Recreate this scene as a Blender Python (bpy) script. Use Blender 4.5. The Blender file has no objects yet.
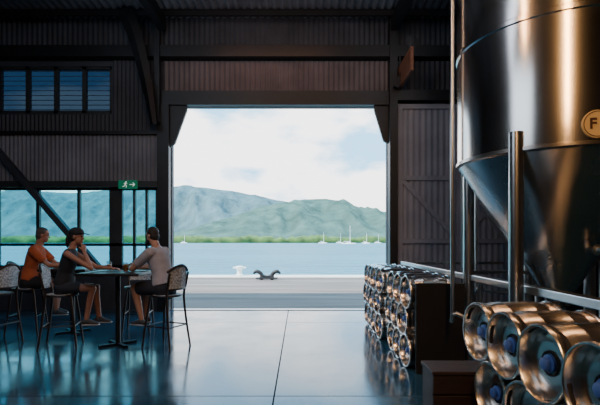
import bpy, bmesh, math, random
from mathutils import Vector, Matrix, noise
random.seed(7)
C = bpy.context.scene.collection
F = 455.0; H = 1.5

# ---------------------------------------------------------------- materials
def mat(name, col, rough=0.5, metal=0.0, var=0.0, vscale=8.0, bump=0.0, bscale=40.0, stretch=(1,1,1), emit=None, estr=0.0, coat=0.0, spec=None, alpha=None, trans=0.0, rvar=0.0, bdist=0.02):
    m = bpy.data.materials.new(name); m.use_nodes = True
    nt = m.node_tree; b = nt.nodes['Principled BSDF']
    b.inputs['Base Color'].default_value = (*col, 1); b.inputs['Roughness'].default_value = rough
    b.inputs['Metallic'].default_value = metal
    if coat: b.inputs['Coat Weight'].default_value = coat
    if spec is not None: b.inputs['Specular IOR Level'].default_value = spec
    if trans: b.inputs['Transmission Weight'].default_value = trans
    if emit:
        b.inputs['Emission Color'].default_value = (*emit, 1); b.inputs['Emission Strength'].default_value = estr
    if var or bump or rvar:
        tc = nt.nodes.new('ShaderNodeTexCoord'); mp = nt.nodes.new('ShaderNodeMapping')
        mp.inputs['Scale'].default_value = stretch
        nt.links.new(tc.outputs['Object'], mp.inputs['Vector'])
    if var or rvar:
        n = nt.nodes.new('ShaderNodeTexNoise'); n.inputs['Scale'].default_value = vscale; n.inputs['Detail'].default_value = 5
        nt.links.new(mp.outputs[0], n.inputs['Vector'])
    if var:
        r = nt.nodes.new('ShaderNodeValToRGB')
        r.color_ramp.elements[0].position = 0.3; r.color_ramp.elements[1].position = 0.7
        r.color_ramp.elements[0].color = (*[c*(1-var) for c in col], 1)
        r.color_ramp.elements[1].color = (*[min(1, c*(1+var)) for c in col], 1)
        nt.links.new(n.outputs['Fac'], r.inputs[0]); nt.links.new(r.outputs[0], b.inputs['Base Color'])
    if rvar:
        mr = nt.nodes.new('ShaderNodeMapRange'); mr.inputs['From Min'].default_value = 0.3; mr.inputs['From Max'].default_value = 0.7
        mr.inputs['To Min'].default_value = max(0.02, rough-rvar); mr.inputs['To Max'].default_value = rough+rvar
        nt.links.new(n.outputs['Fac'], mr.inputs['Value']); nt.links.new(mr.outputs[0], b.inputs['Roughness'])
    if bump:
        n2 = nt.nodes.new('ShaderNodeTexNoise'); n2.inputs['Scale'].default_value = bscale; n2.inputs['Detail'].default_value = 6
        nt.links.new(mp.outputs[0], n2.inputs['Vector'])
        bp = nt.nodes.new('ShaderNodeBump'); bp.inputs['Strength'].default_value = bump; bp.inputs['Distance'].default_value = bdist
        nt.links.new(n2.outputs['Fac'], bp.inputs['Height']); nt.links.new(bp.outputs[0], b.inputs['Normal'])
    return m

M = {}
M['siding'] = mat('painted_siding', (0.175,0.188,0.225), 0.6, 0, 0.25, 1.5)
M['siding_dark'] = mat('dark_siding', (0.038,0.046,0.062), 0.6, 0, 0.25, 2)
M['siding_warmlit'] = mat('warm_lit_siding', (0.12,0.10,0.11), 0.55, 0, 0.25, 2)  # reddish light on the panel over the opening is put into this colour
M['leaf'] = mat('door_leaf_grey', (0.24,0.25,0.30), 0.6, 0, 0.15, 2)
M['black'] = mat('black_steel', (0.007,0.009,0.012), 0.45, 0, 0.3, 5)
M['black2'] = mat('charcoal_board', (0.006,0.006,0.008), 0.7, 0, 0.3, 5)
M['ceil'] = mat('ceiling_sheet', (0.18,0.19,0.22), 0.45, 0.3, 0.25, 2)
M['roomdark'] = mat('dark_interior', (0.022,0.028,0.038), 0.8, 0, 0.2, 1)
M['steel'] = mat('brushed_steel', (0.50,0.50,0.50), 0.28, 1, 0.08, 3)
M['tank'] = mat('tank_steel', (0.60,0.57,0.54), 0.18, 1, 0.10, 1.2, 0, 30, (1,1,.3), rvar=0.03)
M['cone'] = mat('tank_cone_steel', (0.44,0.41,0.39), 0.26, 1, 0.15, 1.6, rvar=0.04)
M['keg'] = mat('keg_steel', (0.70,0.67,0.64), 0.24, 1, 0.10, 3, rvar=0.05)
M['kegblue'] = mat('blue_keg_cap', (0.08,0.16,0.50), 0.4)
M['rubber'] = mat('black_rubber', (0.01,0.01,0.01), 0.7)
M['crate'] = mat('dark_crate_wood', (0.030,0.014,0.011), 0.6, 0, 0.4, 4, 0.2, 20, (1,8,8))
M['signwood'] = mat('brown_sign_wood', (0.22,0.09,0.05), 0.6, 0, 0.3, 3, 0.1, 20, (1,6,6))
M['cream'] = mat('cream_plate', (0.80,0.58,0.26), 0.5, var=0.05)
M['brown'] = mat('brown_letter', (0.08,0.03,0.02), 0.5)
M['green'] = mat('exit_green', (0.0,0.10,0.05), 0.4, emit=(0.0,0.4,0.2), estr=0.22)
M['white'] = mat('sign_white', (0.7,0.8,0.75), 0.4, emit=(0.8,0.9,0.85), estr=0.5)
M['mull'] = mat('mullion_grey', (0.03,0.035,0.04), 0.5, 0, 0.2, 4)
M['louv'] = mat('louvre_slat', (0.10,0.13,0.17), 0.3, 0, 0.1, 4)
M['weave'] = mat('woven_rattan', (0.42,0.45,0.48), 0.7, 0, 0.7, 45, 0.5, 90)
M['frame'] = mat('stool_frame', (0.03,0.018,0.012), 0.35, 0, 0.3, 8)
M['tabletop'] = mat('table_top_dark', (0.02,0.015,0.014), 0.35, 0, 0.3, 4, 0.05, 30, (1,6,1))
M['skin'] = mat('skin', (0.36,0.17,0.11), 0.5, 0, 0.08, 12)
M['skin2'] = mat('skin_light', (0.42,0.22,0.15), 0.5, 0, 0.08, 12)
M['rust'] = mat('rust_cotton', (0.42,0.09,0.03), 0.85, 0, 0.15, 10, 0.3, 60)
M['blackcloth'] = mat('black_cotton', (0.015,0.016,0.02), 0.85, 0, 0.2, 10, 0.3, 60)
M['navy'] = mat('navy_cotton', (0.020,0.024,0.035), 0.85, 0, 0.2, 10, 0.3, 60)
M['greyshirt'] = mat('pale_grey_cotton', (0.36,0.34,0.37), 0.85, 0, 0.1, 10, 0.3, 60)
M['hair'] = mat('dark_hair', (0.02,0.013,0.01), 0.6, 0, 0.4, 40, 0.5, 120)
M['hairg'] = mat('grey_hair', (0.07,0.055,0.045), 0.6, 0, 0.4, 40, 0.5, 120)
M['shoe'] = mat('canvas_shoe', (0.05,0.05,0.055), 0.7, 0, 0.2, 20)
M['sole'] = mat('white_sole', (0.55,0.55,0.55), 0.6)
M['eye'] = mat('dark_eye', (0.02,0.02,0.02), 0.2)
M['amber'] = mat('amber_beer', (0.5,0.16,0.02), 0.1, trans=0.5)
M['foam'] = mat('beer_foam', (0.8,0.75,0.65), 0.8)
M['wharf'] = mat('wharf_asphalt', (0.19,0.155,0.135), 0.9, 0, 0.38, 0.8, 0.1, 10, (0.3,2.5,1))
M['kerb'] = mat('pale_kerb', (0.74,0.71,0.64), 0.8, 0, 0.08, 2)
M['bollw'] = mat('white_bollard_paint', (0.85,0.85,0.82), 0.5, 0, 0.1, 5)
M['iron'] = mat('cast_iron', (0.02,0.02,0.022), 0.5, 0, 0.2, 6)
M['sail'] = mat('boat_white', (0.85,0.87,0.9), 0.4, 0, 0.03, 1)
M['tree'] = mat('mangrove_green', (0.07,0.14,0.035), 0.9, 0, 0.5, 0.08)
def glassmat(tint=(0.52,0.84,0.88,1),name='teal_glass'):
    m = bpy.data.materials.new(name); m.use_nodes = True; nt = m.node_tree
    for n in list(nt.nodes): nt.nodes.remove(n)
    o = nt.nodes.new('ShaderNodeOutputMaterial'); t = nt.nodes.new('ShaderNodeBsdfTransparent'); g = nt.nodes.new('ShaderNodeBsdfGlossy')
    t.inputs[0].default_value = tint; g.inputs['Roughness'].default_value = 0.05
    mx = nt.nodes.new('ShaderNodeMixShader'); mx.inputs[0].default_value = 0.05
    nt.links.new(t.outputs[0], mx.inputs[1]); nt.links.new(g.outputs[0], mx.inputs[2]); nt.links.new(mx.outputs[0], o.inputs[0])
    return m
M['glass'] = glassmat()
M['smoke'] = glassmat((0.10,0.14,0.18,1),'smoked_glass')
def cupglass():
    m = glassmat(); m.name='clear_glass'
    for n in m.node_tree.nodes:
        if n.type=='BSDF_TRANSPARENT': n.inputs[0].default_value=(0.9,0.92,0.93,1)
        if n.type=='MIX_SHADER': n.inputs[0].default_value=0.12
    return m
M['cup'] = cupglass()
def floormat():
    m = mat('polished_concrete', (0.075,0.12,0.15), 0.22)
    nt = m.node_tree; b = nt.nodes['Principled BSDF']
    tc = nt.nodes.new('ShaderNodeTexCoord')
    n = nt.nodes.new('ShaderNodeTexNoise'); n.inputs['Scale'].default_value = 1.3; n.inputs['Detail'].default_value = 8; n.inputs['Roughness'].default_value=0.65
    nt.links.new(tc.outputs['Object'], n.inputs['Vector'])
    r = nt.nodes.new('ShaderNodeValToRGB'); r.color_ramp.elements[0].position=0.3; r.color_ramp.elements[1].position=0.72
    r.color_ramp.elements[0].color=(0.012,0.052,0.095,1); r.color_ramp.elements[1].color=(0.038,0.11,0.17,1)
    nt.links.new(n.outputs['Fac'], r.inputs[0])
    sep = nt.nodes.new('ShaderNodeSeparateXYZ'); nt.links.new(tc.outputs['Object'], sep.inputs[0])
    def joint(sock, period, off):
        a = nt.nodes.new('ShaderNodeMath'); a.operation='ADD'; a.inputs[1].default_value=off; nt.links.new(sock,a.inputs[0])
        w = nt.nodes.new('ShaderNodeMath'); w.operation='PINGPONG'; w.inputs[1].default_value=period/2; nt.links.new(a.outputs[0],w.inputs[0])
        l = nt.nodes.new('ShaderNodeMath'); l.operation='LESS_THAN'; l.inputs[1].default_value=0.008; nt.links.new(w.outputs[0],l.inputs[0])
        return l.outputs[0]
    j1 = joint(sep.outputs['X'], 4.0, 4.25+40); j2 = joint(sep.outputs['Y'], 4.0, 3.6+40)
    mxm = nt.nodes.new('ShaderNodeMath'); mxm.operation='MAXIMUM'; nt.links.new(j1,mxm.inputs[0]); nt.links.new(j2,mxm.inputs[1])
    mx = nt.nodes.new('ShaderNodeMix'); mx.data_type='RGBA'
    nt.links.new(mxm.outputs[0], mx.inputs[0]); nt.links.new(r.outputs[0], mx.inputs[6]); mx.inputs[7].default_value=(0.01,0.015,0.02,1)
    nt.links.new(mx.outputs[2], b.inputs['Base Color'])
    mr = nt.nodes.new('ShaderNodeMapRange'); mr.inputs['From Min'].default_value=0.3; mr.inputs['From Max'].default_value=0.7
    mr.inputs['To Min'].default_value=0.08; mr.inputs['To Max'].default_value=0.22
    nt.links.new(n.outputs['Fac'], mr.inputs['Value']); nt.links.new(mr.outputs[0], b.inputs['Roughness'])
    # joints read as matt grooves
    mr2 = nt.nodes.new('ShaderNodeMath'); mr2.operation='MAXIMUM'; nt.links.new(mr.outputs[0],mr2.inputs[0]); nt.links.new(mxm.outputs[0],mr2.inputs[1]); nt.links.new(mr2.outputs[0], b.inputs['Roughness'])
    b.inputs['Specular IOR Level'].default_value=0.75
    b.inputs['Specular Tint'].default_value=(0.58,0.84,1,1)
    return m
M['floor'] = floormat()
def watermat():
    m = mat('sea_water', (0.03,0.20,0.27), 0.35, 0, 0.3, 0.02, stretch=(0.3,1,1),spec=.25)
    nt = m.node_tree; b = nt.nodes['Principled BSDF']; b.inputs['Specular Tint'].default_value=(0.5,0.85,1,1)
    tc = nt.nodes.new('ShaderNodeTexCoord'); mp = nt.nodes.new('ShaderNodeMapping'); mp.inputs['Scale'].default_value=(0.35,1,1)
    n = nt.nodes.new('ShaderNodeTexNoise'); n.inputs['Scale'].default_value=0.6; n.inputs['Detail'].default_value=6
    nt.links.new(tc.outputs['Object'], mp.inputs[0]); nt.links.new(mp.outputs[0], n.inputs['Vector'])
    bp = nt.nodes.new('ShaderNodeBump'); bp.inputs['Strength'].default_value=1.0; bp.inputs['Distance'].default_value=2.5
    nt.links.new(n.outputs['Fac'], bp.inputs['Height']); nt.links.new(bp.outputs[0], b.inputs['Normal'])
    return m
M['water'] = watermat()
M['hill'] = mat('forest_hill', (0.100,0.170,0.185), 1.0, 0, 0.22, 0.012, 1.0, 0.012, spec=0.0, bdist=28)  # distance haze is mixed into the base colour
M['hill2'] = mat('forest_hill_near', (0.080,0.140,0.120), 1.0, 0, 0.28, 0.014, 1.0, 0.016, spec=0.0, bdist=24)  # haze tint is part of this ridge colour too

# ---------------------------------------------------------------- mesh builder
class MB:
    def __init__(s): s.v=[]; s.f=[]
    def add(s, vs, fs, mtx=None):
        o=len(s.v)
        for v in vs:
            v=Vector(v); s.v.append(mtx@v if mtx else v)
        for f in fs: s.f.append([i+o for i in f])
        return s
    def box(s, a, b, mtx=None, bev=0.0):
        x0,y0,z0=a; x1,y1,z1=b
        if bev<=0:
            return s.add([(x0,y0,z0),(x1,y0,z0),(x1,y1,z0),(x0,y1,z0),(x0,y0,z1),(x1,y0,z1),(x1,y1,z1),(x0,y1,z1)],
             [(0,3,2,1),(4,5,6,7),(0,1,5,4),(1,2,6,5),(2,3,7,6),(3,0,4,7)],mtx)
        bm=bmesh.new(); bmesh.ops.create_cube(bm,size=1)
        for v in bm.verts: v.co=Vector(((v.co.x+.5)*(x1-x0)+x0,(v.co.y+.5)*(y1-y0)+y0,(v.co.z+.5)*(z1-z0)+z0))
        bmesh.ops.bevel(bm,geom=bm.edges[:],offset=bev,segments=2,affect='EDGES',profile=0.5)
        bm.verts.index_update()
        s.add([v.co.copy() for v in bm.verts],[[v.index for v in f.verts] for f in bm.faces],mtx); bm.free(); return s
    def beam(s, p, q, w, h, up=(0,1,0)):
        p=Vector(p);q=Vector(q); d=(q-p); L=d.length; d.normalize(); u=Vector(up); a=d.cross(u).normalized(); u=a.cross(d).normalized()
        m=Matrix(((d.x,a.x,u.x,p.x),(d.y,a.y,u.y,p.y),(d.z,a.z,u.z,p.z),(0,0,0,1)))
        return s.box((0,-w/2,-h/2),(L,w/2,h/2),m)
    def lathe(s, prof, seg=32, mtx=None, closed=False):
        vs=[];fs=[];rings=[]
        for r,z in prof:
            if r<1e-6: rings.append([len(vs)]); vs.append((0,0,z))
            else:
                k=len(vs); rings.append(list(range(k,k+seg)))
                for i in range(seg):
                    a=2*math.pi*i/seg; vs.append((r*math.cos(a),r*math.sin(a),z))
        for A,B in zip(rings,rings[1:]):
            for i in range(seg):
                j=(i+1)%seg
                if len(A)==1 and len(B)==1: break
                if len(A)==1: fs.append((A[0],B[j],B[i]))
                elif len(B)==1: fs.append((A[i],A[j],B[0]))
                else: fs.append((A[i],A[j],B[j],B[i]))
        return s.add(vs,fs,mtx)
    def loft(s, pts, ra, rb=None, side=None, seg=12, sub=1, round_caps=True):
        pts=[Vector(p) for p in pts]; n=len(pts)
        if not isinstance(ra,(list,tuple)): ra=[ra]*n
        if rb is None: rb=ra
        if not isinstance(rb,(list,tuple)): rb=[rb]*n
        if sub>1:
            P=[];A=[];B=[]
            g=lambda L,i: L[max(0,min(n-1,i))]
            def cr(a,b,c,d,t): return 0.5*((2*b)+(c-a)*t+(2*a-5*b+4*c-d)*t*t+(3*b-a-3*c+d)*t**3)
            for i in range(n-1):
                for k in range(sub):
                    t=k/sub
                    P.append(cr(g(pts,i-1),g(pts,i),g(pts,i+1),g(pts,i+2),t))
                    A.append(ra[i]*(1-t)+ra[i+1]*t); B.append(rb[i]*(1-t)+rb[i+1]*t)
            P.append(pts[-1]);A.append(ra[-1]);B.append(rb[-1])
            pts,ra,rb=P,A,B; n=len(pts)
        T=[]
        for i in range(n):
            d=pts[min(n-1,i+1)]-pts[max(0,i-1)]; T.append(d.normalized() if d.length>1e-9 else Vector((0,0,1)))
        if side is None:
            side=Vector((0,0,1)) if abs(T[0].z)<0.9 else Vector((1,0,0))
        sv=Vector(side); vs=[];fs=[];rings=[]
        def ring(c,t,sv,a,b):
            w=t.cross(sv).normalized(); u=w.cross(t).normalized(); k=len(vs)
            for i in range(seg):
                an=2*math.pi*i/seg; vs.append(c+u*a*math.cos(an)+w*b*math.sin(an))
            rings.append(list(range(k,k+seg))); return u
        if round_caps:
            rm=min(ra[0],rb[0])
            for q in (0.25,0.65): 
                c=math.sqrt(1-(1-q)**2); ring(pts[0]-T[0]*rm*(1-q),T[0],sv,ra[0]*c,rb[0]*c)
        for i in range(n):
            sv=ring(pts[i],T[i],sv,ra[i],rb[i])
        if round_caps:
            rm=min(ra[-1],rb[-1])
            for q in (0.65,0.25):
                c=math.sqrt(1-(1-q)**2); ring(pts[-1]+T[-1]*rm*(1-q),T[-1],sv,ra[-1]*c,rb[-1]*c)
            e0=pts[0]-T[0]*min(ra[0],rb[0]); e1=pts[-1]+T[-1]*min(ra[-1],rb[-1])
        else: e0=pts[0]; e1=pts[-1]
        k=len(vs); vs.append(e0); vs.append(e1)
        for A,B in zip(rings,rings[1:]):
            for i in range(seg):
                j=(i+1)%seg; fs.append((A[i],A[j],B[j],B[i]))
        for i in range(seg):
            j=(i+1)%seg; fs.append((k,rings[0][j],rings[0][i])); fs.append((k+1,rings[-1][i],rings[-1][j]))
        return s.add(vs,fs)
    def ell(s, c, r, mtx=None, seg=16, rings=10):
        vs=[(c[0],c[1],c[2]-r[2])];fs=[]
        for k in range(1,rings):
            ph=-math.pi/2+math.pi*k/rings
            for i in range(seg):
                a=2*math.pi*i/seg; vs.append((c[0]+r[0]*math.cos(ph)*math.cos(a),c[1]+r[1]*math.cos(ph)*math.sin(a),c[2]+r[2]*math.sin(ph)))
        vs.append((c[0],c[1],c[2]+r[2])); L=len(vs)-1
        for i in range(seg):
            j=(i+1)%seg; fs.append((0,1+j,1+i)); fs.append((L,1+(rings-2)*seg+i,1+(rings-2)*seg+j))
            for k in range(rings-2): fs.append((1+k*seg+i,1+k*seg+j,1+(k+1)*seg+j,1+(k+1)*seg+i))
        return s.add(vs,fs,mtx)
    def mesh(s,name,m,smooth=False):
        me=bpy.data.meshes.new(name); me.from_pydata([tuple(v) for v in s.v],[],s.f)
        bm=bmesh.new(); bm.from_mesh(me); bmesh.ops.recalc_face_normals(bm,faces=bm.faces[:]); bm.to_mesh(me); bm.free()
        if m: me.materials.append(m)
        if smooth:
            for p in me.polygons: p.use_smooth=True
            try: me.set_sharp_from_angle(angle=math.radians(smooth if smooth is not True else 40))
            except Exception: pass
        return me
    def obj(s,name,m,parent=None,smooth=False,**kw):
        o=bpy.data.objects.new(name,s.mesh(name,m,smooth)); C.objects.link(o)
        if parent: o.parent=parent
        for k,v in kw.items(): o[k]=v
        return o
def empty(name,loc=(0,0,0),rot=0,**kw):
    o=bpy.data.objects.new(name,None); C.objects.link(o); o.location=loc; o.rotation_euler=(0,0,rot); o.empty_display_size=0.1
    for k,v in kw.items(): o[k]=v
    return o
def copy_tree(o, loc, rot=None, **kw):
    n=o.copy(); C.objects.link(n); n.location=loc
    if rot is not None: n.rotation_euler=rot
    for k,v in kw.items(): n[k]=v
    def rec(src,dst):
        for c in src.children:
            d=c.copy(); C.objects.link(d); d.parent=dst; rec(c,d)
    rec(o,n); return n
def remesh(mb,name,m,vox=0.008,smooth_it=4,parent=None,**kw):
    me=mb.mesh('tmp',None); t=bpy.data.objects.new('tmp',me); C.objects.link(t)
    md=t.modifiers.new('r','REMESH'); md.mode='VOXEL'; md.voxel_size=vox
    sm=t.modifiers.new('s','SMOOTH'); sm.iterations=smooth_it; sm.factor=0.5
    dg=bpy.context.evaluated_depsgraph_get(); dg.update()
    me2=bpy.data.meshes.new_from_object(t.evaluated_get(dg)); bpy.data.objects.remove(t)
    me2.name=name; me2.materials.clear(); me2.materials.append(m)
    for p in me2.polygons: p.use_smooth=True
    o=bpy.data.objects.new(name,me2); C.objects.link(o)
    if parent: o.parent=parent
    for k,v in kw.items(): o[k]=v
    return o
ST=dict(kind='structure')

# ---------------------------------------------------------------- room shell
WY=9.9
XL,XR,YB,ZT=-9.0,6.0,-4.0,6.30
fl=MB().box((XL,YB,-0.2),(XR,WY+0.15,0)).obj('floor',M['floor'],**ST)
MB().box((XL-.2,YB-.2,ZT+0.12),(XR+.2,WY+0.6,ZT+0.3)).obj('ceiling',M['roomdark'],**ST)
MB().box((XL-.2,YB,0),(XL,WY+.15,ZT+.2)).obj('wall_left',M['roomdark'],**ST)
MB().box((XR,YB,0),(XR+.2,WY+.15,ZT+.2)).obj('wall_right',M['siding_dark'],**ST)
MB().box((XL,YB-.2,0),(XR,YB,ZT+.2)).obj('wall_back',M['roomdark'],**ST)
OX0,OX1,OZ=-2.785,1.893,4.416
LW=(-8.6,-3.1,0.92,2.66); HW=(-7.17,-4.09,4.28,5.30)
holes=[(OX0,OX1,-1,OZ),LW,HW]
xs=sorted({XL,XR,OX0,OX1,LW[0],LW[1],HW[0],HW[1]}); zs=sorted({0,ZT+.15,OZ,LW[2],LW[3],HW[2],HW[3]})
w=MB()
for a,b in zip(xs,xs[1:]):
    for c,d in zip(zs,zs[1:]):
        mx,mz=(a+b)/2,(c+d)/2
        if any(h[0]<mx<h[1] and h[2]<mz<h[3] for h in holes): continue
        w.box((a,WY,c),(b,WY+.15,d))
w.obj('wall_front',M['siding_dark'],**ST)
def corr(name,x0,x1,z0,z1,y,m,period=0.09,amp=0.014,axis='x'):
    n=int((x1-x0)/period*8); vs=[];fs=[]
    for i in range(n+1):
        x=x0+(x1-x0)*i/n; yy=y-amp*math.sin(2*math.pi*(x-x0)/period)
        vs+= [(x,yy,z0),(x,yy,z1)]
    for i in range(n): fs.append((2*i,2*i+2,2*i+3,2*i+1))
    return MB().add(vs,fs).obj(name,m,smooth=80,**ST)
corr('trim_1',XL,-3.1,2.78,3.80,WY-.025,M['siding'])
corr('trim_2',XL,-3.1,3.86,4.24,WY-.025,M['siding_dark'])
corr('trim_3',-4.05,-3.1,4.24,5.42,WY-.025,M['siding_dark'])
corr('trim_4',-2.95,1.95,4.74,5.40,WY-.025,M['siding_warmlit'],0.11)
corr('trim_5',2.1,XR,4.74,5.40,WY-.025,M['siding_dark'],0.11)
corr('trim_6',XL,XR,5.66,ZT+.05,WY-.025,M['siding_dark'],0.11)
def trim(n,a,b,m='black',bev=0): return MB().box(a,b,bev=bev).obj('trim_%d'%n,M[m],**ST)
trim(10,(-3.05,WY-.16,4.42),(1.98,WY-.005,4.72))
trim(11,(XL,WY-.25,5.42),(XR,WY-.005,5.66))
trim(12,(XL,WY-.12,3.80),(-3.05,WY-.005,3.87))
trim(13,(XL,WY-.12,2.66),(-3.05,WY-.005,2.79),'mull')
trim(14,(-3.05,WY-.2,0),(-2.80,WY-.005,4.42))
trim(15,(1.90,WY-.3,0),(2.06,WY-.005,6.2))
trim(16,(-3.09,WY-.3,4.0),(-2.97,WY-.17,6.2))
trim(17,(XL,WY-.1,0.82),(-3.05,WY-.005,0.92),'mull')
trim(18,(OX0,WY-.05,0.0),(OX1,WY+.13,0.012),'steel')
trim(19,(2.06,WY-.22,4.5),(XR,WY-.005,4.72))
n=int((XR-XL)/0.16*8); vs=[];fs=[]
for i in range(n+1):
    x=XL+(XR-XL)*i/n; z=ZT+.06+0.03*math.sin(2*math.pi*x/0.16); vs+=[(x,YB,z),(x,WY,z)]
for i in range(n): fs.append((2*i,2*i+2,2*i+3,2*i+1))
MB().add(vs,fs).obj('trim_20',M['ceil'],smooth=80,**ST)
for k,y in enumerate((9.5,8.2,6.6,4.8,3.0,1.0,-1.0)):
    trim(21+k,(XL,y-.035,ZT-.10),(XR,y+.035,ZT+.02))
for k,x in enumerate((-2.9,2.0)):
    trim(30+k,(x-.08,YB,ZT-.36),(x+.08,WY-.3,ZT-.10))
def plate(n,poly,y0,y1,m='black'):
    k=len(poly); vs=[(x,y0,z) for x,z in poly]+[(x,y1,z) for x,z in poly]
    fs=[list(range(k)),list(range(2*k-1,k-1,-1))]+[(i,(i+1)%k,k+(i+1)%k,k+i) for i in range(k)]
    return MB().add(vs,fs).obj('trim_%d'%n,M[m],**ST)
b=MB(); pts=[(-3.62,6.3),(-3.50,6.0),(-3.34,5.5),(-3.16,4.7),(-3.02,3.9)]
b.loft([(x,WY-.5,z) for x,z in pts],[.16,.16,.14,.11,.06],[.06]*5,side=(1,0,0),seg=4,sub=4,round_caps=False).obj('trim_40',M['black'],**ST)
plate(41,[(-2.80,4.42),(-2.44,4.42),(-2.44,4.32),(-2.70,3.60),(-2.80,3.52)],WY-.10,WY-.02)
plate(42,[(1.90,4.42),(1.60,4.42),(1.60,4.32),(1.80,3.66),(1.90,3.60)],WY-.10,WY-.02)
MB().beam((2.0,WY-.4,4.7),(2.45,WY-.4,5.7),.1,.12).obj('trim_43',M['black'],**ST)
MB().beam((-6.9,WY-.2,3.95),(-4.25,WY-.2,0.88),.12,.14).obj('trim_44',M['siding_dark'],**ST)
def window(n,x0,x1,z0,z1,mulls,hz,fr=.05):
    f=MB(); y0,y1=WY+.02,WY+.10
    f.box((x0,y0,z0),(x1,y1,z0+fr)).box((x0,y0,z1-fr),(x1,y1,z1)).box((x0,y0,z0),(x0+fr,y1,z1)).box((x1-fr,y0,z0),(x1,y1,z1))
    for m_,wd in mulls: f.box((m_-wd/2,y0,z0),(m_+wd/2,y1,z1))
    for z in hz: f.box((x0,y0,z-.03),(x1,y1,z+.03))
    o=f.obj('window_%d'%n,M['mull'],**ST)
    return o
window(1,*LW,[(-7.6,.06),(-6.6,.06),(-5.72,.07),(-4.83,.06),(-4.02,.28),(-3.62,.05),(-3.35,.05)],[1.42])
MB().box((LW[0],WY+.055,LW[2]),(LW[1],WY+.063,LW[3])).obj('window_2',M['glass'],**ST)
window(3,*HW,[(HW[0]+.616*i,.09) for i in range(1,5)],[],.06)
lv=MB()
for i in range(5):
    a=HW[0]+.616*i+.045; c=a+.53
    for k in range(9):
        z=HW[2]+.09+k*.105
        lv.box((-.5*(c-a),-.030,-.004),(.5*(c-a),.030,.004),Matrix.Translation(((a+c)/2,WY+.06,z))@Matrix.Rotation(math.radians(28),4,'X'))
lv.obj('window_4',M['louv'],**ST)
MB().box((HW[0],WY+.105,HW[2]),(HW[1],WY+.112,HW[3])).obj('window_5',M['smoke'],**ST)
corr('door_1',2.12,4.7,0.08,4.42,WY-.12,M['leaf'],0.13,0.010)
d=MB()
for z in (0.1,1.5,2.85,4.38): d.box((2.10,WY-.17,z-.05),(4.72,WY-.135,z+.05))
for x in (2.14,3.4,4.68): d.box((x-.05,WY-.18,.06),(x+.05,WY-.14,4.42))
d.beam((2.2,WY-.16,2.8),(3.35,WY-.16,1.55),.02,.09,up=(0,0,1)); d.beam((3.45,WY-.16,1.55),(4.6,WY-.16,2.8),.02,.09,up=(0,0,1))
d.obj('door_2',M['leaf'],**ST)

# ---------------------------------------------------------------- exit sign
s=MB().box((-.2,-.02,-.09),(.2,.02,.09),bev=.005).obj('exit_sign',M['green'],label='green illuminated exit sign with running figure and arrow',category='exit sign')
s.location=(-3.66,WY-.22,2.70)
p=MB()
y0,y1=-.026,-.0205
p.lathe([(0,y0),(.014,y0),(.014,y1),(0,y1)],12,Matrix.Translation((-.03,0,.055))@Matrix.Rotation(math.radians(90),4,'X')@Matrix.Scale(-1,4,(0,0,1)))
def stroke(a,b_,wd=.014): p.beam((a[0],-.023,a[1]),(b_[0],-.023,b_[1]),wd,.005)
stroke((-.035,.04),(-.055,-.005),.026); stroke((-.05,-.005),(-.02,-.03)); stroke((-.02,-.03),(-.035,-.065)); stroke((-.06,-.005),(-.075,-.04)); stroke((-.07,-.038),(-.11,-.045))
stroke((-.04,.035),(-.005,.015),.01); stroke((-.04,.035),(-.085,.02),.01)
p.obj('running_figure',M['white'],s)
p=MB(); stroke((.04,0),(.14,0),.016); stroke((.15,0),(.11,.04),.016); stroke((.15,0),(.11,-.04),.016)
p.obj('arrow',M['white'],s)
MB().box((-.004,-.004,.09),(.004,.004,.2)).obj('hanger',M['steel'],s)

s=MB().box((-.03,-.62,-.23),(.03,.62,.23),bev=.008).obj('hanging_sign',M['signwood'],label='brown timber projecting sign hung from the wall post',category='sign')
s.location=(2.12,9.22,4.96)
MB().box((-.015,-.45,.23),(.015,-.42,.5)).obj('hanger',M['black'],s)
MB().box((-.015,.42,.23),(.015,.45,.5)).obj('hanger',M['black'],s)

# ---------------------------------------------------------------- outside
MB().box((-60,WY+.15,-.6),(60,19.4,-.004)).obj('wharf_deck',M['wharf'],label='grey weathered concrete wharf apron beside the water',category='wharf')
MB().box((-60,18.3,-.004),(60,19.4,.06),bev=.02).obj('wharf_kerb',M['kerb'],label='pale concrete kerb along the wharf edge',category='kerb')
MB().add([(-6000,15,-1.5),(6000,15,-1.5),(6000,5000,-1.5),(-6000,5000,-1.5)],[(0,1,2,3)]).obj('sea_water',M['water'],label='rippled blue green harbour water',category='water',kind='stuff')
b=MB().lathe([(0,0),(.17,0),(.17,.03),(.11,.06),(.10,.24),(.13,.27),(.17,.31),(.17,.36),(.1,.40),(0,.41)],24)
b.loft([(-.25,0,.33),(.25,0,.33)],.035,seg=8)
o=b.obj('mooring_bollard',M['bollw'],smooth=True,label='white painted mooring bollard on the wharf kerb',category='bollard'); o.location=(-2.52,18.95,.062)
b=MB().box((-.42,-.16,0),(.42,.16,.05),bev=.015)
b.loft([(-.20,0,.04),(-.20,0,.14),(-.27,0,.24),(-.40,0,.29),(-.50,0,.22)],[.09,.08,.075,.07,.04],seg=12,sub=3)
b.loft([(.20,0,.04),(.20,0,.14),(.27,0,.24),(.40,0,.29),(.50,0,.22)],[.09,.08,.075,.07,.04],seg=12,sub=3)
b.loft([(-.2,0,.12),(0,0,.08),(.2,0,.12)],.06,seg=10,sub=3)
o=b.obj('mooring_bollard',M['iron'],smooth=True,label='black cast iron double horned mooring bollard',category='bollard'); o.location=(-1.28,17.6,0.04)
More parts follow.
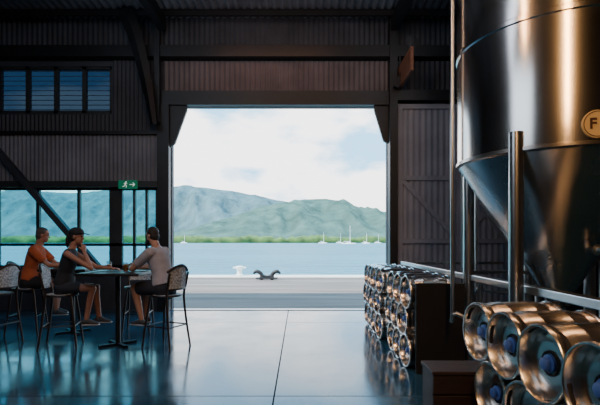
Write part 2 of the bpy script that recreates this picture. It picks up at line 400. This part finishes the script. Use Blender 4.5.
def hill(name,prof,D,depth,m,label,sc=1.0,seed=0):
    N,K=300,50; vs=[];fs=[]
    x0,x1=prof[0][0],prof[-1][0]
    for i in range(N+1):
        px=x0+(x1-x0)*i/N
        for (a,b_),(c,d_) in zip(prof,prof[1:]):
            if a<=px<=c: t=(px-a)/(c-a); t=t*t*(3-2*t)*.5+t*.5; py=b_+(d_-b_)*t; break
        hgt=(241-py)*D/F
        for k in range(K+1):
            t=k/K; y=D-depth*(1-t)
            X=(px-300)/F*D
            e=math.sin(t*math.pi/2)**1.0
            nz=noise.fractal(Vector((X*.003+seed,y*.003,seed)),1.0,2.1,7)
            rid=abs(noise.noise(Vector((X*.0055+seed+nz*.25,y*.0016,3.1))))+.5*abs(noise.noise(Vector((X*.013+seed,y*.004,6.1))))
            z=hgt*e*(1+ (nz*.20-rid*.55)*(1-t)*1.9)+ (nz*9*min(1,hgt/60))
            vs.append((X,y,max(-3,z-2) if k else -3))
    for i in range(N):
        for k in range(K): a=i*(K+1)+k; fs.append((a,a+K+1,a+K+2,a+1))
    return MB().add(vs,fs).obj(name,m,smooth=180,label=label,category='hill')
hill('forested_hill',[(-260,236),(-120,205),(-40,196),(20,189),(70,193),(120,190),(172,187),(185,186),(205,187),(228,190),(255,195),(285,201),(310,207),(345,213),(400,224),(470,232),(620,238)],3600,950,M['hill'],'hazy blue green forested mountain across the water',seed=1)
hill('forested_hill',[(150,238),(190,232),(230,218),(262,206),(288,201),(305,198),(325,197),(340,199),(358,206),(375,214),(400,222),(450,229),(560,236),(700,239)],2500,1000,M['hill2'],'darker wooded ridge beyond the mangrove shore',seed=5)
vs=[];fs=[];N=700
for i in range(N+1):
    X=-620+1240*i/N
    h=7.5+3.5*noise.noise(Vector((X*.02,0,0)))+3.2*noise.noise(Vector((X*.12,3,0)))
    ya=690+6*noise.noise(Vector((X*.05,7,0)))
    vs+=[(X,ya,-1.6),(X,ya-2,h*.55),(X,ya+4,h),(X,ya+30,h+1.5),(X,ya+60,-1.6)]
for i in range(N):
    for k in range(4): a=i*5+k; fs.append((a,a+5,a+6,a+1))
MB().add(vs,fs).obj('mangrove_shore',M['tree'],smooth=180,label='low band of green mangroves on the far shore',category='trees',kind='stuff')
def boat(px,D,hgt,l):
    X=(px-300)/F*D
    e=empty('sailboat',(X,D,-1.5),random.uniform(-.5,.5),label=l,category='sailboat',group='moored sailboats')
    L=hgt*.75
    MB().loft([(-L/2,0,.7),(-L/3,0,.55),(0,0,.5),(L/3,0,.6),(L/2,0,.95)],[.6,.7,.75,.65,.25],[L*.09,L*.13,L*.15,L*.09,.05],side=(0,0,1),seg=10,sub=3).obj('hull',M['sail'],e,True)
    MB().box((-L*.2,-L*.07,1.0),(L*.15,L*.07,1.8),bev=.15).obj('cabin',M['sail'],e)
    MB().loft([(L*.08,0,1),(L*.08,0,hgt)],[.22,.16],seg=8).obj('mast',M['sail'],e)
    MB().loft([(L*.08,0,2.6),(-L*.38,0,2.6)],[.18,.16],seg=8).obj('boom',M['sail'],e)
boat(349,420,17,'white moored sailboat with a tall bare mast'); boat(323,520,13,'white moored sailboat with a tall bare mast')
boat(340,560,12,'white moored sailboat with a tall bare mast'); boat(366,480,11,'white moored sailboat with a tall bare mast'); boat(378,600,12,'white moored sailboat with a tall bare mast')
boat(184,600,11,'white moored sailboat with a tall bare mast')

# ---------------------------------------------------------------- kegs
prof=[(0,.07),(.05,.068),(.10,.062),(.15,.066),(.172,.075),(.176,.06),(.178,.008),(.183,0),(.191,0),(.196,.008),(.196,.022),(.190,.028),(.190,.062),(.183,.072),(.187,.095),(.194,.12),(.195,.16),(.1975,.17),(.1975,.185),(.195,.195),
 (.195,.34),(.1975,.35),(.1975,.365),(.195,.375),(.194,.42),(.187,.445),(.183,.465),(.190,.475),(.190,.51),(.196,.516),(.196,.53),(.190,.538),(.183,.538),(.178,.53),(.176,.48),(.15,.47),(0,.468)]
RX=Matrix.Rotation(math.radians(90),4,'Y')
keg=MB().lathe(prof,48,RX).obj('beer_keg',M['keg'],smooth=35,label='steel beer keg lying on its side, warm lit',category='keg',group='stacked beer kegs')
MB().lathe([(0,.02),(.024,.02),(.03,.024),(.03,.045),(.045,.05),(.045,.07),(0,.07)],24,RX).obj('valve_cap',M['kegblue'],keg,True)
MB().lathe([(.05,.069),(.052,.058),(.062,.056),(.066,.067),(.066,.069)],24,RX).obj('seal_ring',M['rubber'],keg,True)
for a0 in (0.6,3.74):
    g=MB()
    pts=[Vector((.03,.1775*math.cos(a0+t),.1775*math.sin(a0+t))) for t in [-.32+.64*i/8 for i in range(9)]]
    g.loft(pts,[.012]*9,[.004]*9,side=(1,0,0),seg=8); g.obj('handle_slot',M['rubber'],keg,True)
Z=[.2,.5464,.8928]
first=[True]
def put(y,z,x=1.19):
    loc=(x+random.uniform(-.012,.012),y,z); r=(random.uniform(0,6.28),0,math.radians(6))
    if first[0]:
        keg.location=loc; keg.rotation_euler=r; first[0]=False; return
    copy_tree(keg,loc,r)
for y in (3.05,2.65,2.25,1.85): put(y,Z[2])
for y in (2.85,2.45,2.05,1.65): put(y,Z[1])
for y in (2.65,2.25,1.85,): put(y,Z[0])
for y in (5.42,5.82,6.22): put(y,Z[0],1.25); put(y+.2,Z[1],1.25); put(y,Z[2],1.25)
for y in (6.98,7.38,7.78,8.18): put(y,Z[0],1.2); put(y+.2 ,Z[1],1.2); put(y,Z[2],1.2)
o=MB().box((1.31,5.13,0),(1.86,5.19,1.02),bev=.006).box((1.36,5.19,.0),(1.40,5.205,.9)).obj('black_panel',M['black2'],label='black upright board bracing the keg stack',category='board')
c=empty('wooden_crate',(1.32,3.28,0),0,label='dark stained wooden crate at the end of the keg pile',category='crate')
for i in range(4):
    MB().box((-.4,-.14,.02+i*.14),(.4,-.12,.15+i*.14),bev=.004).obj('slat',M['crate'],c)
    MB().box((-.4,.12,.02+i*.14),(.4,.14,.15+i*.14),bev=.004).obj('slat',M['crate'],c)
MB().box((-.4,-.12,0.02),(-.375,.12,.575)).box((.375,-.12,0.02),(.4,.12,.575)).box((-.4,-.12,0),(.4,.12,.03)).obj('frame',M['crate'],c)
MB().box((-.41,-.15,.575),(.41,.15,.60),bev=.004).obj('lid',M['crate'],c)

# ---------------------------------------------------------------- fermentation tank
TX,TY,R=2.62,4.62,.97
t=empty('fermentation_tank',(TX,TY,0),0,label='tall stainless conical fermentation tank on tubular legs',category='tank')
MB().lathe([(R-.02,2.30),(R,2.32),(R,3.4),(R+.012,3.41),(R+.012,3.45),(R,3.46),(R,5.6),(R-.05,5.8),(R*.7,6.0),(.15,6.1),(0,6.1)],96).obj('shell',M['tank'],t,30)
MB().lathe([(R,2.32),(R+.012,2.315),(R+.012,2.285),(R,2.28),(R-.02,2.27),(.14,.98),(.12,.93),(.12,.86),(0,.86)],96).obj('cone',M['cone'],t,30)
for dx,dy in ((-.73,-.64),(.64,-.73),(.73,.64),(-.64,.73)):
    l=MB().loft([(dx,dy,.06),(dx,dy,2.45)],.062,seg=20,round_caps=False)
    l.lathe([(0,0),(.1,0),(.1,.02),(.03,.03),(.03,.07),(0,.07)],20,Matrix.Translation((dx,dy,0)))
    l.obj('leg',M['steel'],t,30)
MB().loft([(-.98,.18,5.6),(-1.02,.15,4.5),(-1.02,.15,1.0),(-1.0,.1,.75),(-.6,0,.65),(-.1,0,.7)],.022,seg=12,sub=4).obj('pipe',M['steel'],t,True)
MB().loft([(0,0,.86),(0,0,.72),(-.06,-.03,.66),(-.35,-.2,.66)],.035,seg=14,sub=3).obj('outlet_pipe',M['steel'],t,True)
v=MB().lathe([(0,0),(.07,0),(.07,.05),(0,.05)],20,Matrix.Translation((0,0,.78)))
v.box((-.2,-.012,.80),(0,.012,.815)); v.obj('valve',M['steel'],t)
ang=math.atan2(-.95,.10); cr=.45; cz=1.42
mm=Matrix.Translation((cr*math.cos(ang),cr*math.sin(ang),cz))@Matrix.Rotation(ang,4,'Z')@Matrix.Rotation(math.radians(90),4,'Y')
v=MB().lathe([(0,-.05),(.03,-.05),(.03,.07),(.05,.07),(.05,.09),(.03,.1),(.03,.15),(.045,.15),(.045,.17),(0,.17)],20,mm)
v.loft([mm@Vector((0,0,.12)),mm@Vector((.0,.14,.13))],.011,seg=8); v.obj('sample_valve',M['steel'],t,30)
nx,ny=-.22,-.945; a=math.atan2(ny,nx)
mm=Matrix.Translation(((R+.002)*math.cos(a),(R+.002)*math.sin(a),2.445))@Matrix.Rotation(a,4,'Z')@Matrix.Rotation(math.radians(90),4,'Y')
pl=MB().lathe([(0,-.006),(.112,-.006),(.115,0),(.112,.012),(0,.012)],40,mm).obj('sign_plate',M['cream'],t,30)
MB().lathe([(.098,.011),(.098,.015),(.104,.015),(.104,.011)],40,mm).obj('rim',M['brown'],pl,30)
def text(body,size,m,name,parent,mtx):
    cu=bpy.data.curves.new('t','FONT'); cu.body=body; cu.size=size; cu.extrude=.002; cu.align_x='CENTER'; cu.align_y='CENTER'
    cu.offset=.003
    o=bpy.data.objects.new('t',cu); C.objects.link(o); dg=bpy.context.evaluated_depsgraph_get(); dg.update()
    me=bpy.data.meshes.new_from_object(o.evaluated_get(dg)); bpy.data.objects.remove(o); me.materials.clear(); me.materials.append(m); me.name=name
    n=bpy.data.objects.new(name,me); C.objects.link(n); n.parent=parent; n.matrix_local=mtx; return n
text('F',.12,M['brown'],'letter',pl,Matrix.Translation(((R+.017)*math.cos(a),(R+.017)*math.sin(a),2.445))@Matrix.Rotation(a+math.pi/2,4,'Z')@Matrix.Rotation(math.radians(90),4,'X')@Matrix.Translation((-.035,0,0)))
t2=copy_tree(t,(3.9,7.6,0),(0,0,.3),label='second conical steel tank standing behind the first')
for ch in list(t2.children):
    if ch.name.startswith('sign_plate'):
        for g in list(ch.children): bpy.data.objects.remove(g)
        bpy.data.objects.remove(ch)
pf=empty('steel_platform',(2.02,0,0),0,label='low stainless steel service platform frame beside the tanks',category='platform')
MB().box((-.05,2.6,1.04),(.05,8.9,1.11),bev=.008).obj('rail',M['steel'],pf)
MB().box((-.03,2.6,.55),(.03,8.9,.60),bev=.008).obj('rail',M['steel'],pf)
for y in (2.75,5.1,6.9,8.8): MB().loft([(0,y,0),(0,y,1.04)],.03,seg=14,round_caps=False).obj('post',M['steel'],pf,30)
for y in (6.2,8.8): MB().box((.05,y-.03,1.05),(1.9,y+.03,1.10),bev=.006).obj('crossbar',M['steel'],pf)
MB().loft([(0,0,0),(0,0,6.2)],.035,seg=14,round_caps=False).obj('service_pipe',M['black'],smooth=30,label='slim black vertical service pipe beside the tank',category='pipe').location=(2.16,6.0,0)
MB().loft([(0,0,0),(0,0,6.2)],.03,seg=14,round_caps=False).obj('service_pipe',M['steel'],smooth=30,label='slim steel vertical service pipe beside the tank',category='pipe').location=(2.34,6.5,0)

# ---------------------------------------------------------------- stools
def make_stool():
    e=empty('bar_stool',(0,0,0),0,label='bistro bar stool with dark frame and woven back',category='bar stool',group='woven bistro bar stools')
    SH=.75
    MB().lathe([(0,SH-.03),(.19,SH-.03),(.205,SH-.02),(.205,SH-.005),(.19,SH),(.1,SH-.004),(0,SH-.006)],32).obj('seat',M['weave'],e,True)
    MB().lathe([(.195,SH-.035),(.215,SH-.03),(.222,SH-.015),(.215,SH-.002),(.204,SH-.002),(.204,SH-.03)],32).obj('seat_rim',M['frame'],e,True)
    for sx,sy in ((1,1),(1,-1)):
        MB().loft([(sx*.235,sy*.215,0),(sx*.19,sy*.18,.4),(sx*.15,sy*.145,SH-.03)],[.014,.016,.017],seg=10,sub=3).obj('leg',M['frame'],e,True)
    for sy in (1,-1):
        MB().loft([(-.255,sy*.215,0),(-.20,sy*.19,.4),(-.17,sy*.18,SH-.03),(-.20,sy*.19,SH+.14),(-.235,sy*.195,SH+.30)],[.014,.016,.017,.016,.015],seg=10,sub=3).obj('leg',M['frame'],e,True)
    fr=MB()
    q=[(.205,.19,.31),(.205,-.19,.31),(-.215,-.195,.31),(-.215,.195,.31)]
    for i in range(4): fr.loft([q[i],q[(i+1)%4]],.010,seg=8)
    fr.obj('footrest',M['frame'],e,True)
    pts=[]
    for i in range(13):
        a=-1+2*i/12; pts.append((-.17-.085*math.cos(a*1.3)+.02-.04,a*.205,SH+.33+.085*math.cos(a*math.pi/2)))
    MB().loft(pts,[.017]*13,seg=10).obj('top_rail',M['frame'],e,True)
    MB().loft([(p_[0]+.02,p_[1]*.95,SH+.08) for p_ in pts],[.012]*13,seg=10).obj('lower_rail',M['frame'],e,True)
    vs=[];fs=[]
    for p_ in pts:
        for th in (0,.012):
            vs+=[(p_[0]+.02+th,p_[1]*.93,SH+.08),(p_[0]+th,p_[1]*.95,p_[2]-.005)]
    for i in range(12):
        a=i*4; fs+=[(a,a+4,a+5,a+1),(a+2,a+3,a+7,a+6),(a+1,a+5,a+7,a+3),(a,a+2,a+6,a+4)]
    fs+=[(0,1,3,2),(48,50,51,49)]
    MB().add(vs,fs).obj('backrest',M['weave'],e,True)
    return e
stool=make_stool()
stool.location=(-1.90,6.45,0); stool.rotation_euler=(0,0,math.radians(155))
for x,y,r in ((-3.40,6.5,14),(-4.40,7.35,8),(-4.42,6.62,168),(-2.70,7.6,-80)):
    copy_tree(stool,(x,y,0),(0,0,math.radians(r)))
def make_table(w,dp,loc,label):
    e=empty('bar_table',loc,0,label=label,category='table')
    MB().box((-w/2,-dp/2,1.02),(w/2,dp/2,1.06),bev=.008).obj('tabletop',M['tabletop'],e)
    MB().loft([(0,0,.03),(0,0,1.02)],.035,seg=16,round_caps=False).obj('pedestal',M['black'],e,30)
    b=MB()
    for a in (0.78,2.36): 
        b.beam((math.cos(a)*.27,math.sin(a)*.27,.02),(-math.cos(a)*.27,-math.sin(a)*.27,.02),.05,.035,up=(0,0,1))
    b.obj('base',M['black'],e)
    b=MB()
    for a in (0.78,2.36):
        b.beam((math.cos(a)*.25,math.sin(a)*.25,1.01),(-math.cos(a)*.25,-math.sin(a)*.25,1.01),.04,.02,up=(0,0,1))
    b.obj('bracket',M['black'],e)
    return e
make_table(.86,.8,(-2.62,6.55,0),'dark timber bar height table on black pedestal')
make_table(.75,.75,(-3.72,7.45,0),'dark timber bar height table behind the seated woman')
make_table(.8,.8,(-5.15,6.7,0),'dark timber bar height table beside empty stool')
def make_glass(loc,fill,label):
    e=empty('beer_glass',loc,0,label=label,category='glass')
    MB().lathe([(0,0),(.03,0),(.033,.01),(.037,.08),(.040,.14),(.038,.14),(.034,.08),(.030,.014),(0,.012)],24).obj('glass',M['cup'],e,True)
    MB().lathe([(0,.013),(.029,.014),(.033,.08),(.035,fill),(0,fill)],24).obj('beer',M['amber'],e,True)
    MB().lathe([(0,fill),(.035,fill),(.036,fill+.012),(0,fill+.014)],24).obj('foam',M['foam'],e,True)
TT=1.061
make_glass((-2.42,6.32,TT),.11,'pint glass of amber beer on the table')
make_glass((-2.86,6.82,TT),.08,'half drunk glass of beer on the table')
make_glass((-4.85,6.55,TT),.09,'glass of amber beer on the far table')
make_glass((-2.50,6.85,TT),.10,'glass of amber beer near the man')

# ---------------------------------------------------------------- people
def hand(mb,wrist,d,nrm,curl=.5,thumb=1):
    d=Vector(d).normalized(); nrm=Vector(nrm); s=d.cross(nrm).normalized(); nrm=s.cross(d).normalized(); w=Vector(wrist)
    mb.loft([w-d*.01,w+d*.03,w+d*.085],[.026,.036,.038],[.019,.015,.012],side=s,seg=12)
    for i,(off,L) in enumerate(((.030,.068),(.011,.076),(-.009,.070),(-.028,.054))):
        b=w+d*.08+s*off*thumb; dd=d; p0=b; pts=[b-d*.02,b]; ang=0
        for k,fr in enumerate((.42,.32,.26)):
            ang+=curl*(.5+.35*k)
            dd=(d*math.cos(ang)-nrm*math.sin(ang)); p0=p0+dd*L*fr; pts.append(p0)
        mb.loft(pts,[.0095,.0095,.009,.0082,.0068],seg=8)
    b=w+d*.025+s*.028*thumb
    t1=b+(d*.7+s*.75*thumb-nrm*.25).normalized()*.035; t2=t1+(d*.9+s*.25*thumb-nrm*(.2+curl*.3)).normalized()*.03
    mb.loft([b-s*.012*thumb,t1,t2],[.014,.0115,.009],seg=8)

def person(name_label,loc,rot,skin,top_m,short_m,hair_m,lean,arms,sleeve=True,cap=False,beard=False,head_yaw=0,head_pitch=0,female=False,knee_x=.43,foot=((.40,.33),(.36,.33)),hair_long=False,wide=1.0,tall=1.07):
    SZ=.752; hip=Vector((0,0,SZ+.095))
    L=math.radians(lean)
    def tor(h,fw=0): h=h*tall; return Vector((math.sin(L)*h+fw,0,hip.z+math.cos(L)*h))
    shw=(.155 if female else .18)*wide; k=(0.86 if female else 1.0)*wide
    body=MB(); shirt=MB(); shorts=MB()
    Yv=Vector((0,1,0))
    spine=[tor(-.05),tor(.06,-.01),tor(.2,-.015),tor(.34,0),tor(.44,-.005),tor(.50,-.01)]
    ra=[.165*k,.16*k,.14*k,.16*k,.165*k,.10*k]; rb=[.115*k,.115*k,.10*k,.115*k,.10*k,.065*k]
    body.loft(spine,[a-.006 for a in ra],[a-.006 for a in rb],side=Yv,seg=20,sub=3)
    ssp=[tor(.035,-.012)]+spine[1:]; ssp[1]=tor(.09,-.012)
    shirt.loft(ssp,[ra[0]+.034,ra[1]+.024]+[a+.012 for a in ra[2:]],[rb[0]+.036,rb[1]+.026]+[a+.014 for a in rb[2:]],side=Yv,seg=24,sub=3,round_caps=False)
    shirt.ell(tuple(tor(.49,-.008)),(.09*k,.11*k,.05*k))
    neckb=tor(.49,-.005); hd=tor(.66,.03+.02*math.sin(L))
    HC=hd+Vector((.0,0,.02))
    body.loft([neckb-Vector((0,0,.03)),neckb+(HC-neckb)*.45,HC-Vector((.0,0,.04))],[.062*k,.055*k,.055*k],side=Yv,seg=14)
    HM=Matrix.Translation(HC)@Matrix.Rotation(math.radians(head_yaw),4,'Z')@Matrix.Rotation(math.radians(head_pitch),4,'Y')
    body.ell((-.005,0,.035),(.094,.075,.088),HM,20,14)
    body.ell((.028,0,-.03),(.060,.058,.082),HM,18,12)
    body.ell((.062,0,-.085),(.022,.026,.022),HM)
    body.ell((.080,0,.038),(.012,.045,.012),HM)
    body.loft([HM@Vector((.080,0,.026)),HM@Vector((.096,0,-.018))],[.007,.012],seg=8)
    body.ell((.082,0,-.052),(.010,.022,.006),HM); body.ell((.080,0,-.064),(.010,.019,.006),HM)
    for sy in (1,-1):
        body.ell((-.008,sy*.077,-.005),(.017,.009,.030),HM,10,8)
    for sy,(elb,wr,hdir,hn,curl) in zip((1,-1),arms):
        sh=tor(.455,-.005)+Vector((0,sy*shw,0)); elb=Vector(elb); wr=Vector(wr)
        au=.048*k; 
        body.loft([sh-Vector((0,sy*.07,-.01)),sh,sh*.55+elb*.45,elb],[.055*k,au+.008,au-.003,.038*k],seg=14,sub=2)
        body.loft([elb,elb*.65+wr*.35,wr],[.038*k,.039*k,.025],seg=14,sub=2)
        hand(body,wr,hdir,hn,curl,thumb=(1 if sy*1>0 else -1))
        if sleeve:
            shirt.loft([sh-Vector((0,sy*.08,-.01)),sh,sh*.5+elb*.5+Vector((0,sy*.0,0)),sh*.28+elb*.72],[.07*k,.068*k,.064*k,.062*k],seg=16,sub=2,round_caps=False)
        else:
            shirt.loft([sh-Vector((0,sy*.11,-.02)),sh-Vector((0,sy*.02,-.012))],[.06*k,.055*k],seg=16)
    feet=[]
    for i,sy in enumerate((1,-1)):
        hp=hip+Vector((.0,sy*.09,-.005)); kn=Vector((knee_x+.0*i,sy*(.12 if not female else .085),SZ+.075)); fx,fz=foot[i]
        an=Vector((fx,sy*(.12 if not female else .09),fz+.085))
        body.loft([hp,hp*.5+kn*.5,kn],[.088*k,.075*k,.054*k],seg=16,sub=2)
        body.loft([kn,kn*.68+an*.32+Vector((-.012,0,0)),an],[.052*k,.052*k,.034],seg=14,sub=2)
        body.loft([an+Vector((-.02,0,-.035)),an+Vector((.05,0,-.05)),an+Vector((.14,0,-.065))],[.032,.036,.030],[.03,.026,.014],side=Yv,seg=12)
        e=.62 if female else .85
        kk=hp*(1-e)+kn*e
        shorts.ell(tuple(hp+Vector((-.005,0,0))),(.112*k,.108*k,.104*k))
        shorts.loft([hp+Vector((-.02,0,0)),hp*.5+kk*.5,kk],[.104*k,.094*k,.082*k],seg=18,sub=2,round_caps=False)
        feet.append((an,sy))
    shorts.loft([tor(-.055),tor(.04,-.01),tor(.10,-.012)],[.178*k,.174*k,.152*k],[.126*k,.126*k,.110*k],side=Yv,seg=22,sub=2)
    p=remesh(body,'person',M[skin],.0065,3)
    p['label']=name_label; p['category']='person'; p.location=loc; p.rotation_euler=(0,0,math.radians(rot))
    remesh(shirt,'shirt' if sleeve else 'tank_top',M[top_m],.010,4,p)
    remesh(shorts,'shorts',M[short_m],.010,4,p)
    for an,sy in feet:
        sh=MB().loft([an+Vector((-.035,0,-.045)),an+Vector((.02,0,-.035)),an+Vector((.09,0,-.056)),an+Vector((.155,0,-.066))],[.040,.042,.045,.036],[.038,.045,.028,.018],side=Yv,seg=14,sub=2)
        s_=remesh(sh,'shoe',M['shoe'],.007,2,p)
        MB().loft([an+Vector((-.045,0,-.083)),an+Vector((.05,0,-.083)),an+Vector((.175,0,-.083))],[.040,.042,.036],[.008,.008,.008],side=Yv,seg=12,sub=3).obj('sole',M['sole'],s_,True)
    for sy in (1,-1):
        MB().ell((.080,sy*.030,.012),(.012,.013,.009),HM,10,8).obj('eye',M['eye'],p,True)
    hr=MB(); hr.ell((-.016,0,.045),(.094,.080,.088),HM,20,14); hr.ell((-.045,0,-.005),(.062,.074,.075),HM,18,12)
    if hair_long:
        hr.loft([HM@Vector((-.07,0,.03)),HM@Vector((-.11,0,-.04)),HM@Vector((-.12,0,-.15))],[.05,.045,.015],seg=12,sub=3)
    remesh(hr,'hair',M[hair_m],.006,1,p)
    if beard:
        bd=MB(); bd.ell((.035,0,-.062),(.058,.058,.045),HM,16,10); bd.ell((.062,0,-.095),(.028,.033,.028),HM,14,10)
        remesh(bd,'beard',M[hair_m],.006,1,p)
    if cap:
        cp=MB(); cp.ell((-.010,0,.062),(.104,.086,.078),HM,20,14)
        cp.loft([HM@Vector((.06,0,.062)),HM@Vector((.12,0,.056)),HM@Vector((.165,0,.044))],[.070,.066,.045],[.006,.005,.005],side=HM.to_3x3()@Vector((0,1,0)),seg=16,sub=3)
        remesh(cp,'cap',M['blackcloth'],.005,1,p)
    return p
person('woman in black cap and tank top, hand raised to chin',(-3.38,6.5,0),8,'skin','blackcloth','navy','hair',12,
  [((.40,.17,1.115),(.62,.12,1.10),(1,-.2,-.05),(0,0,1),.35),((.42,-.15,1.115),(.31,-.09,1.345),(-.15,.25,1),(.6,-.5,0),.7)],
  sleeve=False,cap=True,female=True,hair_long=True,foot=((.46,.31),(.34,.31)),head_pitch=4,head_yaw=-5)
person('bearded man in pale grey t-shirt and dark shorts at table',(-1.92,6.45,0),160,'skin2','greyshirt','navy','hair',14,
  [((.37,.22,1.115),(.55,.06,1.105),(.9,-.5,0),(0,0,1),.4),((.36,-.22,1.115),(.57,-.09,1.105),(.9,.5,0),(0,0,1),.4)],
  beard=True,foot=((.30,.31),(.40,.31)),head_pitch=6,head_yaw=-5,wide=1.08,tall=1.10)
person('man in rust orange t-shirt seated with forearms on table',(-4.36,7.35,0),12,'skin','rust','blackcloth','hairg',12,
  [((.33,.20,1.115),(.54,.08,1.105),(.9,-.4,0),(0,0,1),.4),((.33,-.20,1.115),(.55,-.05,1.105),(.9,.4,0),(0,0,1),.4)],
  foot=((.36,.31),(.42,.31)),head_pitch=8,head_yaw=10,wide=1.08,tall=1.12)

# ---------------------------------------------------------------- lights
def area(loc,target,sx,sy,power,col,spread=180):
    l=bpy.data.lights.new('area_light','AREA'); l.shape='RECTANGLE'; l.size=sx; l.size_y=sy; l.energy=power; l.color=col; l.spread=math.radians(spread)
    o=bpy.data.objects.new('area_light',l); C.objects.link(o); o.location=loc
    o.rotation_euler=(Vector(target)-Vector(loc)).to_track_quat('-Z','Y').to_euler(); return o
sun=bpy.data.lights.new('sun','SUN'); sun.energy=10.0; sun.angle=.01; sun.color=(1,.96,.90)
so=bpy.data.objects.new('sun',sun); C.objects.link(so); so.rotation_euler=Vector((.6,.4,-1.0)).to_track_quat('-Z','Y').to_euler()
area((.6,-.5,4.8),(2.5,4.6,3.0),.16,2.4,110,(1,.52,.20))
area((-1.6,2.2,5.6),(2.0,4.6,3.0),.10,1.5,42,(1,.52,.22))
area((1.9,3.6,6.0),(1.5,3.6,0),.4,4.5,60,(1,.52,.24))
area((-3.5,1.5,4.2),(1.6,3.2,1.6),2.4,1.6,45,(.70,.84,1))  # unseen soft light, added to cool the keg faces
area((-3,3,5.9),(-3.5,9.9,2.5),4,1.5,75,(.70,.82,1))  # added fill without a fixture for the front wall, left part
area((2.5,5.5,5.9),(3,9.9,2.5),2,1,28,(.82,.87,1))  # added fill without a fixture for the front wall, right part
area((-.6,8.6,5.7),(-.6,9.9,5.0),2.5,.2,6,(1,.45,.25))
area((-1,8.6,5.2),(-1,9.3,6.3),6,.3,8,(.8,.9,1))  # unseen uplight, added to brighten the ceiling sheet

# ---------------------------------------------------------------- world
wd=bpy.data.worlds.new('world'); bpy.context.scene.world=wd; wd.use_nodes=True; nt=wd.node_tree
for n in list(nt.nodes): nt.nodes.remove(n)
out=nt.nodes.new('ShaderNodeOutputWorld'); bg=nt.nodes.new('ShaderNodeBackground'); tc=nt.nodes.new('ShaderNodeTexCoord')
mp=nt.nodes.new('ShaderNodeMapping'); mp.inputs['Scale'].default_value=(1,1,2.2); mp.inputs['Location'].default_value=(.35,0,.0)
n=nt.nodes.new('ShaderNodeTexNoise'); n.inputs['Scale'].default_value=4.8; n.inputs['Detail'].default_value=9; n.inputs['Roughness'].default_value=.5
sp=nt.nodes.new('ShaderNodeSeparateXYZ')
ad=nt.nodes.new('ShaderNodeMath'); ad.operation='MULTIPLY_ADD'; ad.inputs[1].default_value=-1.0; 
r=nt.nodes.new('ShaderNodeValToRGB'); r.color_ramp.elements[0].position=.22; r.color_ramp.elements[1].position=.34
r.color_ramp.elements[0].color=(.24,.52,.78,1); r.color_ramp.elements[1].color=(.96,.96,.97,1)
nt.links.new(tc.outputs['Generated'],mp.inputs[0]); nt.links.new(mp.outputs[0],n.inputs['Vector']); nt.links.new(tc.outputs['Generated'],sp.inputs[0])
nt.links.new(sp.outputs['Z'],ad.inputs[0]); nt.links.new(n.outputs['Fac'],ad.inputs[2]); nt.links.new(ad.outputs[0],r.inputs[0])
nt.links.new(r.outputs[0],bg.inputs[0]); bg.inputs[1].default_value=4.2; nt.links.new(bg.outputs[0],out.inputs[0])

# ---------------------------------------------------------------- camera
cam=bpy.data.cameras.new('camera'); co=bpy.data.objects.new('camera',cam); C.objects.link(co)
co.location=(0,0,H); co.rotation_euler=(math.radians(90),0,0)
cam.sensor_width=36; cam.lens=F*36/600; cam.shift_y=(241-202.5)/600; cam.clip_end=12000; cam.clip_start=.05
bpy.context.scene.camera=co
